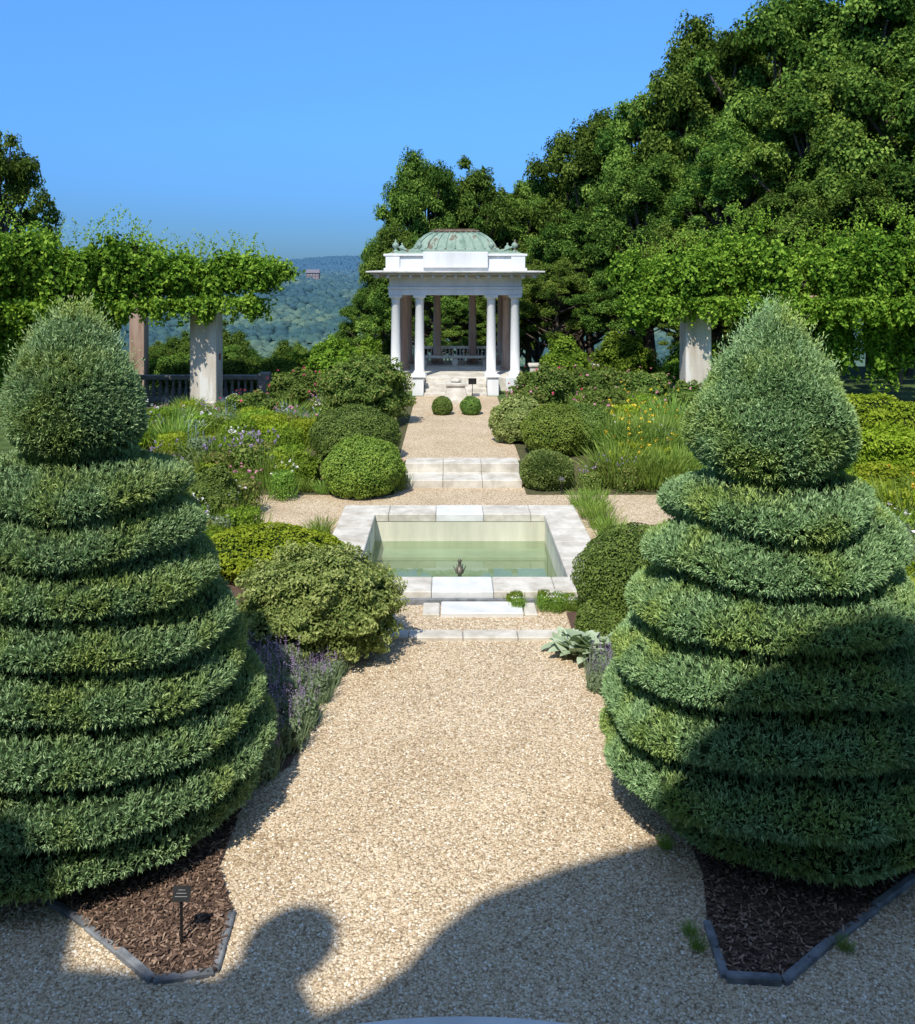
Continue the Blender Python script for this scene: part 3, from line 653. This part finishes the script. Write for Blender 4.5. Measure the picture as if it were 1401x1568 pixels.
# ------------------------------------------------------------------ spiral topiaries
def topiary(name,cxx,cyy,prof,zneck,pitch,sgn,n,phase0,gd,seed):
    global R; R=np.random.default_rng(seed)
    pz=np.array([p[0] for p in prof]); pr=np.array([p[1] for p in prof])
    ztop=pz[-1]; zb=pz[0]
    ks=unit(R.normal(size=(22,3)))*R.uniform(3,22,(22,1)); phs=R.uniform(0,6.28,22); am=1/np.linalg.norm(ks,axis=1)**.8
    def rad(th,z):
        env=np.interp(z,pz,pr)
        # the ribbon climbs round the cone; slight irregularity from hand shearing
        t=((z-zb)/pitch+sgn*th/(2*PI)+phase0+.13*np.sin(th*2+z*1.7)+.06*np.sin(th*3-z*2.6))%1.0
        t=t**0.78
        b=np.clip(1-np.abs(2*t-1)**2.0,0,1)**0.80
        g=gd*np.interp(z,[zb,zb+.3,zneck-.5,zneck-.05,zneck+.02],[.7,1,.92,.5,0])
        r=env-g*(1-b)
        p=np.stack([env*np.cos(th),env*np.sin(th),z],-1)
        lum=(np.sin(p@ks.T+phs)*am).sum(-1)
        return np.maximum(r+lum*.045,.01)
    mb=MB()
    nt,nz=160,380
    th=np.linspace(0,2*PI,nt,endpoint=False); zz=np.linspace(zb,ztop-.04,nz); TH,ZZ=np.meshgrid(th,zz)
    r=np.maximum(rad(TH,ZZ)-.04,.005)
    V=np.stack([r*np.cos(TH),r*np.sin(TH),ZZ],-1).reshape(-1,3)
    F=[[j*nt+i,j*nt+(i+1)%nt,(j+1)*nt+(i+1)%nt,(j+1)*nt+i] for j in range(nz-1) for i in range(nt)]
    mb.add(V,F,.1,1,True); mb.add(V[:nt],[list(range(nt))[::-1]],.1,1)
    z=R.uniform(zb-.02,ztop,n*2); th=R.uniform(0,2*PI,n*2)
    keep=R.random(n*2)<(np.interp(z,pz,pr)+.12)/(pr.max()+.12); z=z[keep][:n];th=th[keep][:n];k=len(z)
    r=rad(th,z); e=.012; dr=(rad(th,z+e)-rad(th,z-e))/(2*e); dr=np.clip(dr,-4,4)
    da=(rad(th+.02,z)-rad(th-.02,z))/(.04*np.maximum(r,.1))
    er=np.stack([np.cos(th),np.sin(th),np.zeros(k)],1); et=np.stack([-np.sin(th),np.cos(th),np.zeros(k)],1)
    nn=unit(er-et*np.clip(da,-1,1)[:,None]-np.array([0,0,1])*dr[:,None])
    base=er*(r-.03+R.uniform(-.012,.018,k))[:,None]; base[:,2]=z
    u0=unit(nn*1.0+np.array([0,0,.55])+R.normal(size=(k,3))*.3)
    tb=.42+R.normal(0,.17,k)
    for q in range(4):
        u=unit(u0+R.normal(size=(k,3))*.45); l=R.uniform(.022,.05,k)
        mb.blades(base+u0*R.uniform(0,.03,(k,1)),u,l,R.uniform(.008,.013,k),tb+R.normal(0,.15,k)+.07*q)
    k=5600; kt=420; z=np.concatenate([ztop-R.random(kt)**1.1*.55,R.uniform(zb,ztop,k-kt)]); th=R.uniform(0,2*PI,k); r=rad(th,z)
    er=np.stack([np.cos(th),np.sin(th),np.zeros(k)],1); b=er*(r-.02)[:,None]; b[:,2]=z
    ll=np.where(np.arange(k)<kt,R.uniform(.07,.21,k),R.uniform(.03,.07,k))
    u=unit(er*.35+[0,0,1]+R.normal(size=(k,3))*.16)
    for q in range(8):
        tq=(q/8)
        mb.blades(b+u*ll[:,None]*tq,unit(u+R.normal(size=(k,3))*.45),.032,.010,.72+R.normal(0,.14,k))
    mb.tube([(0,0,-.05),(0,0,zb+.3)],[.09,.08],10,mat=2)
    return mb.obj(name,['juniper','juncore','bark'],loc=(cxx,cyy,0))
topiary('spiral_topiary',-2.95,7.2,[(.08,1.18),(.24,1.48),(.5,1.53),(.75,1.45),(1.17,1.31),(1.6,1.16),(1.94,1.04),(2.3,.91),(2.55,.82),(2.66,.68),(2.72,.36),(2.78,.36),(2.86,.48),(2.98,.54),(3.15,.53),(3.35,.465),(3.52,.37),(3.66,.26),(3.76,.15),(3.83,.03)],2.72,.335,1,92000,.15,.46,21)
topiary('spiral_topiary',2.50,7.1,[(.18,1.05),(.32,1.28),(.6,1.32),(.9,1.27),(1.3,1.18),(1.7,1.07),(2.0,.97),(2.3,.87),(2.45,.79),(2.54,.68),(2.58,.40),(2.63,.40),(2.72,.54),(2.86,.60),(3.06,.58),(3.28,.48),(3.46,.37),(3.62,.25),(3.75,.13),(3.84,.03)],2.58,.38,-1,86000,.1,.46,22)
R=np.random.default_rng(5)

# ------------------------------------------------------------------ shrubs
def shrub(name,x,y,rx,ry,h,mat,n,L,W,amp=.12,K=40,sig=.2,depth=.1,jit=.5,t0=.5,tv=.3,sink=.42,up=.25,mode='leaf',extra=None):
    mb=MB(); rz=h*(1-sink+.0)
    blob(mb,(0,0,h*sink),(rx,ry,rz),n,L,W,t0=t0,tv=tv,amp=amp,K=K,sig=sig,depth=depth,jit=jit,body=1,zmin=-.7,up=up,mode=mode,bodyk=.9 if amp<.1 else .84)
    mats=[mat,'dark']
    if extra: 
        mats.append(extra[0]); k=extra[1]
        d=unit(R.normal(size=(k,3))); d[:,2]=abs(d[:,2]); p=d*np.array([rx,ry,rz])*1.0+[0,0,h*sink]
        for q in range(3): mb.leaves(p+R.normal(0,.01,(k,3)),d+R.normal(0,.4,(k,3)),extra[2],extra[2],R.random(k),mat=2)
    return mb.obj(name,mats,loc=(x,y,float(H(x,y))))
shrub('spirea_shrub',-1.45,10.0,1.08,.95,1.22,'spirea',33000,.05,.024,amp=.30,K=170,sig=.10,depth=.2,jit=.75)
shrub('golden_groundcover',-2.5,12.6,1.15,.8,.66,'lime',10000,.05,.03,amp=.15,K=60)
shrub('boxwood_shrub',2.25,10.85,.84,.82,1.18,'box',30000,.032,.018,amp=.10,K=80,sig=.13,depth=.12)
shrub('boxwood_shrub',1.76,10.4,.36,.35,.45,'box',6000,.035,.02,amp=.1)
shrub('boxwood_shrub',-1.95,18.6,.98,.9,1.12,'box',22000,.042,.024,amp=.11,K=70,sig=.16,depth=.13)
shrub('boxwood_shrub',-1.62,17.0,.82,.75,1.1,'boxy',18000,.042,.024,amp=.11,K=70,sig=.16,depth=.13)
shrub('boxwood_shrub',2.2,19.2,.78,.8,1.05,'boxy',14000,.042,.024,amp=.11,K=60,sig=.17,depth=.13)
shrub('boxwood_shrub',2.80,19.5,.78,.8,1.02,'box',14000,.042,.024,amp=.11,K=60,sig=.17,depth=.13)
shrub('spirea_shrub',1.5,20.4,.68,.6,1.1,'spirea',9000,.06,.035,amp=.2,K=60)
shrub('spirea_shrub',1.85,17.5,.55,.5,.72,'spirea',9000,.05,.02,amp=.14,K=50,mode='blade',t0=.3)
shrub('loose_shrub',-2.1,22.6,1.32,1.1,1.95,'shrub',22000,.075,.042,amp=.38,K=130,sig=.125,depth=.32,jit=.8)
for x in(-.34,.41): shrub('boxwood_ball',AX-.03+x,24.2,.30,.30,.5,'box',5000,.035,.02,amp=.1)
for a in [(2.6,24.5,1.1,1.0,1.35),(4.0,25.2,1.1,1.0,1.3),(1.9,23.2,.6,.6,.9),(5.2,24.6,1.0,.9,1.2),(5.9,22.8,.9,.9,1.1),(-4.2,25.0,1.0,.9,1.2),(-5.0,22.6,.8,.8,.9),(3.7,22.2,.9,.8,1.0)]:
    shrub('rose_bush',*a,'shrub',9000,.085,.05,amp=.38,K=60,sig=.18,depth=.3,jit=.8,t0=.45,extra=('fpink' if R.random()<.6 else 'fred',14,.06))
for a in [(3.6,28.2,1.0,.8,1.95),(-3.4,26.2,1.0,.9,2.0),(-2.5,27.4,.8,.8,1.9),(5.6,29.5,1.3,1.0,2.0),(-4.6,28.0,1.0,.8,1.4),(7.6,28.5,1.2,.9,1.8)]:
    shrub('green_shrub',*a,'vine',10000,.09,.06,amp=.38,K=60,sig=.17,depth=.3,jit=.7)
for a in [(-5.2,27.6,1.1,.8,1.3),(-6.9,28.2,1.3,.8,1.2),(-3.9,30.5,1.4,.9,1.4),(-8.6,29,1.3,.9,1.2)]:
    shrub('yew_shrub',*a,'tree',9000,.07,.035,amp=.2,K=50,sig=.2,depth=.2)
shrub('green_shrub',-4.0,15.1,.55,.5,1.0,'box',8000,.06,.035,amp=.3,K=50)
shrub('green_shrub',-2.9,17.6,.45,.4,.75,'vine',5000,.07,.045,amp=.3,K=40)
for a in [(7.4,15.5,.9,.8,.9),(8.6,17.5,1.2,1,1.3),(7.6,12.8,.8,.8,.8),(9.2,20,1.6,1.2,1.2)]:
    shrub('golden_shrub',*a,'lime',9000,.08,.045,amp=.3,K=60,sig=.2,depth=.25,jit=.7)

# ------------------------------------------------------------------ perennials (shared meshes)
def perennial(nm,seed,leafm,fm,h,r,nb,nf,style):
    global R; R=np.random.default_rng(seed); mb=MB()
    k=nb; rr=r*np.sqrt(R.random(k)); a=R.uniform(0,2*PI,k); c=np.stack([rr*np.cos(a),rr*np.sin(a),np.zeros(k)],1)
    out=np.stack([np.cos(a),np.sin(a),np.zeros(k)],1)*(rr/r)[:,None]
    if style=='blade':
        u=unit(out*.45+[0,0,1]+R.normal(0,.15,(k,3))); L=h*R.uniform(.5,1,k)
        mb.blades(c,u,L*.6,.022,R.uniform(.2,.8,k)); 
        mb.blades(c+u*(L*.5)[:,None],unit(u+out*.5),L*.5,.018,R.uniform(.4,1,k))
    else:
        z=h*.8*R.random(k)**.7; c2=c*(1.0-.3*(z/h)[:,None]); c2[:,2]=z
        mb.leaves(c2,out+[0,0,.6]+R.normal(0,.6,(k,3)),.065,.032,R.normal(.5,.25,k)+z/h*.2-.1)
        mb.blades(c[:k//8],unit(out[:k//8]*.3+[0,0,1]+R.normal(0,.12,(k//8,3))),h*R.uniform(.6,1.05,k//8),.010,R.uniform(.3,.7,k//8))
    mats=[leafm]
    if fm:
        mats.append(fm); a=R.uniform(0,2*PI,nf); q=r*np.sqrt(R.random(nf))
        z=h*R.uniform(.7,1.1,nf); p=np.stack([q*np.cos(a),q*np.sin(a),z],1)
        if style=='spike':
            for j in range(8): mb.leaves(p+np.stack([R.normal(0,.006,nf),R.normal(0,.006,nf),np.full(nf,j*.018)],1),R.normal(size=(nf,3)),.018,.013,R.random(nf),mat=1)
            mb.blades(np.stack([p[:,0]*.8,p[:,1]*.8,z*.3],1),np.stack([p[:,0]*.2,p[:,1]*.2,z*.7],1),z*.75,.006,.4)
        else:
            for j in range(4): mb.leaves(p+R.normal(0,.012,(nf,3)),R.normal(size=(nf,3))*.7+[0,-.3,.8],.045,.034,R.random(nf),mat=1)
    return mb.mesh(nm,mats)
PM={'pink':perennial('pink_perennial',31,'shrub','fpink',.6,.32,1000,11,'leaf'),
'white':perennial('white_perennial',32,'blade','fwhite',.6,.32,1000,12,'leaf'),
'yellow':perennial('yellow_daylily',33,'blade','fyellow',.75,.35,420,6,'blade'),
'blue':perennial('blue_salvia',34,'greyleaf','fblue',.6,.3,800,14,'spike'),
'purple':perennial('lavender',35,'greyleaf','fpurple',.36,.3,1700,60,'spike'),
'green':perennial('leafy_perennial',36,'vine',None,.6,.35,1400,0,'leaf'),
'iris':perennial('iris_clump',37,'blade',None,.7,.25,200,0,'blade'),
'limep':perennial('lime_perennial',38,'lime',None,.6,.38,1200,0,'leaf'),
'orange':perennial('orange_daylily',39,'blade','forange',.7,.35,420,3,'blade'),
'grey':perennial('grey_perennial',40,'greyleaf','fwhite',.5,.32,1200,6,'leaf'),
'mauve':perennial('mauve_phlox',41,'shrub','fpurple',.6,.32,1000,12,'leaf')}
NM={'pink':'pink_perennial','white':'white_perennial','yellow':'yellow_daylily','blue':'blue_salvia','purple':'lavender','green':'leafy_perennial','iris':'iris_clump','limep':'lime_perennial','orange':'orange_daylily','grey':'grey_perennial','mauve':'mauve_phlox'}
R=np.random.default_rng(77)
def pp(k,x,y,s=1.0):
    place(PM[k],NM[k],(x,y,float(H(x,y))+.01),R.uniform(0,6.28),(s,s,s*R.uniform(.8,1.25)))
for i in range(125):
    x=R.uniform(-7.6,-2.7); y=R.uniform(17.2,24.6)
    if (x>-3.1 and y<20): x-=1.6
    pp(R.choice(['pink','white','green','green','blue','limep','grey','mauve','iris','green','iris','grey','limep']),x,y,R.uniform(.7,1.35)*(.75 if y>22 else 1))
for i in range(95):
    x=R.uniform(3.2,7.2); y=R.uniform(17.2,25)
    pp(R.choice(['green','iris','limep','green','grey','iris','pink','limep','green','yellow','limep']),x,y,R.uniform(.7,1.3))
for (x,y) in [(3.2,17.6),(3.6,18.5),(3.9,17.4),(3.4,18.9),(4.2,18.6),(3.9,19.2),(4.4,17.6)]: pp('yellow',x,y,1.2)
for (x,y) in [(2.6,17.2),(2.9,17.5),(3.3,17.2)]: pp('mauve',x,y,.8)
for (x,y) in [(-1.1,17.15),(-1.0,17.35)]: pp('pink',x,y,.7)
for (x,y) in [(-2.35,17.0),(-2.7,17.1),(-3.2,17.3),(2.35,15.3),(2.42,14.7),(2.45,14.1),(2.5,15.7),(-2.02,14.3),(-2.1,13.9),(2.3,16.0)]: pp('iris',x,y,.66 if x>0 else .5)
for i in range(44):
    if i%2: pp(R.choice(['pink','green','grey','white','mauve','green']),R.uniform(-6.5,-3.0),R.uniform(13.9,16.9),R.uniform(.7,1.15))
    else: pp(R.choice(['green','limep','mauve','green']),R.uniform(-6.5,-3.1),R.uniform(11,13.5),R.uniform(.8,1.1))
for i in range(130):
    x=R.uniform(3.9,9.5); y=R.uniform(8.6,16.5)
    if x<5.2 and y>13.8: continue
    pp(R.choice(['limep','limep','yellow','green','iris','green','limep','grey','iris']),x,y,R.uniform(.9,1.6))
for (x,y,s) in [(-1.5,8.0,.8),(-1.45,8.4,.85),(-1.62,8.75,.9),(-1.38,8.9,.75),(-1.75,8.2,.95),(-1.9,8.9,1.0),(-1.30,9.2,.6),(-1.62,7.55,.7),(-1.95,9.5,.9),(-1.2,9.45,.45),
                (1.62,9.35,.75),(1.72,8.9,.85),(1.85,8.4,.85),(1.75,9.0,.8),(1.95,9.5,.9),(1.9,7.9,.8),(1.5,9.1,.5),(3.9,8.2,1.2),(4.2,8.6,1.2)]: pp('purple',x,y,s)
for (x,y) in [(-2.0,9.3),(-2.3,9.6),(-1.7,9.2),(2.1,9.7),(2.6,9.9),(3.0,10.1)]: pp('grey',x,y,.8)
for i in range(9): pp('white',R.uniform(.75,1.6),R.uniform(11.15,11.4),.3)
for i in range(6): pp('green',R.uniform(.6,1.5),11.4,.28)
for i in range(5): pp('grey',-1.22-R.random()*.25,R.uniform(8.7,9.6),.25)
for (x,y) in [(1.55,6.6),(1.52,5.62),(1.5,5.75),(2.42,5.62)]: pp('iris',x,y,.14)
# silver broad leaved plant
mb=MB(); k=70; a=R.uniform(0,2*PI,k); el=R.uniform(.15,1.1,k)
u=np.stack([np.cos(a)*np.cos(el),np.sin(a)*np.cos(el),np.sin(el)],1); L=R.uniform(.16,.34,k)
vv=unit(np.cross(u,[0,0,1])); nn=np.cross(vv,u)
c=R.normal(0,.08,(k,3)); c[:,2]=.02
for i in range(k):
    pts=[];W=L[i]*.42
    for s_ in np.linspace(0,1,6):
        ce=c[i]+u[i]*L[i]*s_-np.array([0,0,.12])*s_**2*L[i]*2; w=W*.5*math.sin(PI*min(1,.08+s_*.92))**.7
        pts+= [ce-vv[i]*w+nn[i]*w*.35,ce,ce+vv[i]*w+nn[i]*w*.35]
    f=[]
    for q in range(5):
        for s2 in(0,1): f.append([q*3+s2,q*3+s2+1,q*3+s2+4,q*3+s2+3])
    mb.add(pts,f,R.uniform(.2,.9),0,True)
me=mb.mesh('lambs_ear_plant',['silver'])
place(me,'lambs_ear_plant',(1.45,9.85,.03),0,1.25); place(me,'lambs_ear_plant',(1.75,9.9,.03),2.0,1.1); place(me,'lambs_ear_plant',(1.28,10.1,.03),4.0,.8)

# ------------------------------------------------------------------ plant labels
def label(x,y,h,w,hh):
    e=empty('plant_label_sign',(x,y,0))
    mb=MB(); mb.box(-.008,.008,-.006,.006,0,h); mb.obj('stake',['black'],e)
    mb=MB(); v=[[-w,-.02,h-.01],[w,-.02,h-.01],[w,.02,h+hh],[-w,.02,h+hh],[-w,-.012,h-.016],[w,-.012,h-.016],[w,.028,h+hh-.006],[-w,.028,h+hh-.006]]
    mb.add(v,[[0,1,2,3],[7,6,5,4],[0,4,5,1],[1,5,6,2],[2,6,7,3],[3,7,4,0]]); mb.obj('plate',['black'],e)
    mb=MB()
    for q in range(3):
        t0=.3+q*.2; t1=t0+.04; f=lambda t,xx:[xx,-.02+.04*t-.002,h-.01+(hh+.01)*t+.002]
        ww=w*(.7-.15*q); mb.add([f(t0,-ww),f(t0,ww),f(t1,ww),f(t1,-ww)],[[0,1,2,3]])
    mb.obj('printed_text',['label'],e)
label(-1.665,5.66,.30,.055,.065); label(4.25,8.55,1.0,.06,.08); label(2.05,16.9,.28,.05,.05)

# ------------------------------------------------------------------ unseen house added to cast the foreground shadow; terrace under the viewpoint
tE=math.tan(EL); cA,sA=math.cos(AZ),math.sin(AZ)
def edge(xs_,ys_,y0=-1.5):
    z=(ys_-y0)*tE/cA; return (xs_-z*sA/tE, z)
hs=empty('shadow_caster_house')
pts=[(-8,6.5),(-2.5,6.3),(-2.3,5.5),(-.86,5.36),(-.74,5.15),(-.5,5.28),(-.27,5.5),(-.08,5.8),(.2,6.1),(.8,6.42),(1.6,6.75),(2.4,7.15),(3.4,7.5)]  # roofline of the added house, shaped from the wanted shadow edge
prof=[edge(*p) for p in pts]; prof=[(-18,prof[0][1])]+prof+[(18,prof[-1][1])]
n=len(prof); v=[[x,-1.5,z] for x,z in prof]+[[x,-1.5,0] for x,z in prof]+[[x,-10,z] for x,z in prof]+[[x,-10,0] for x,z in prof]
f=[];
for i in range(n-1): f+= [[n+i,n+i+1,i+1,i],[i,i+1,2*n+i+1,2*n+i],[3*n+i+1,3*n+i,2*n+i,2*n+i+1]]
f+=[[0,2*n,3*n,n],[n-1,2*n-1,4*n-1,3*n-1]]
mb=MB(); mb.add(v,f); mb.obj('walls',['stone'],hs)
mb=MB()
for x in (-9,-6,3,6,9):
    for z in (3.4,6.2 ): mb.box(x-.55,x+.55,-1.52,-1.46,z,z+1.7)
mb.box(-.9,.9,-1.52,-1.46,2.62,5.2); mb.obj('windows',['glass'],hs)
fx,fz=edge(-1.0,5.66,-1.66)
mb=MB(); mb.lathe([(.16,0),(.1,.08),(.08,.14),(.2,.22),(.27,.36),(.29,.5),(.25,.64),(.14,.76),(.04,.84)],(fx,-1.66,fz-.45),20); mb.box(fx-.22,fx+.22,-1.9,-1.502,fz-.7,fz-.45); mb.obj('shadow_caster_finial',['stone'],hs)  # finial added to cast the round blob of shadow on the gravel
mb=MB(); mb.box(-5,5,-1.45,1.4,0,2.6,bev=.02); mb.obj('stone_terrace',['stone'])
mb=MB(); mb.lathe([(3.5,-.02),(3.5,.12),(3.48,.15),(.05,.151)],(0.07,1.47,0),120,smooth=False); mb.obj('curved_stone_step',['stonew'])

# ------------------------------------------------------------------ light, world, camera
d=Vector((math.sin(AZ)*math.cos(EL),math.cos(AZ)*math.cos(EL),-math.sin(EL)))
sl=bpy.data.lights.new('sun','SUN'); sl.energy=5.0; sl.angle=math.radians(.5); sl.color=(1,.95,.85)
so=bpy.data.objects.new('sun',sl); so.rotation_euler=d.to_track_quat('-Z','Y').to_euler(); so.location=(0,0,30); bpy.context.scene.collection.objects.link(so)
w=bpy.data.worlds.new('World'); bpy.context.scene.world=w; w.use_nodes=True; nt=w.node_tree; nt.nodes.clear()
N=nt.nodes; L=nt.links
sk=N.new('ShaderNodeTexSky'); sk.sky_type='NISHITA'; sk.sun_disc=False; sk.sun_elevation=EL; sk.sun_rotation=math.radians(200); sk.air_density=1.0; sk.dust_density=0.3; sk.ozone_density=2.0; sk.altitude=200
# summer haze: tint the low sky blue, by elevation
tc=N.new('ShaderNodeTexCoord'); sp=N.new('ShaderNodeSeparateXYZ'); L.new(tc.outputs['Generated'],sp.inputs[0])
rp=ramp(N,[(0.0,(.10,.20,.40)),(0.05,(.135,.27,.52)),(0.14,(.24,.46,.78)),(.28,(.38,.68,.96)),(.5,(1,1,1)),(1.0,(1,1,1))]); L.new(sp.outputs[2],rp.inputs[0])
mx=N.new('ShaderNodeMix'); mx.data_type='RGBA'; mx.blend_type='MULTIPLY'; mx.inputs[0].default_value=1
L.new(sk.outputs[0],mx.inputs[6]); L.new(rp.outputs[0],mx.inputs[7])
mg=N.new('ShaderNodeMix'); mg.data_type='RGBA'; mg.blend_type='MULTIPLY'; mg.inputs[0].default_value=1; mg.clamp_result=False
L.new(mx.outputs[2],mg.inputs[6]); mg.inputs[7].default_value=(1.35,1.42,1.48,1)
bg=N.new('ShaderNodeBackground'); bg.inputs[1].default_value=0.15; o=N.new('ShaderNodeOutputWorld')
L.new(mg.outputs[2],bg.inputs[0]); L.new(bg.outputs[0],o.inputs[0])
cam=bpy.data.cameras.new('camera'); co=bpy.data.objects.new('camera',cam); co.location=(0,0,4.2); co.rotation_euler=(math.radians(90),0,0)
cam.sensor_fit='HORIZONTAL'; cam.sensor_width=36; cam.lens=36; cam.shift_x=.0075; cam.shift_y=-.267; cam.clip_start=.05; cam.clip_end=20000
bpy.context.scene.collection.objects.link(co); bpy.context.scene.camera=co
sc=bpy.context.scene; sc.view_settings.view_transform='Standard'; sc.view_settings.look='None'; sc.view_settings.exposure=0
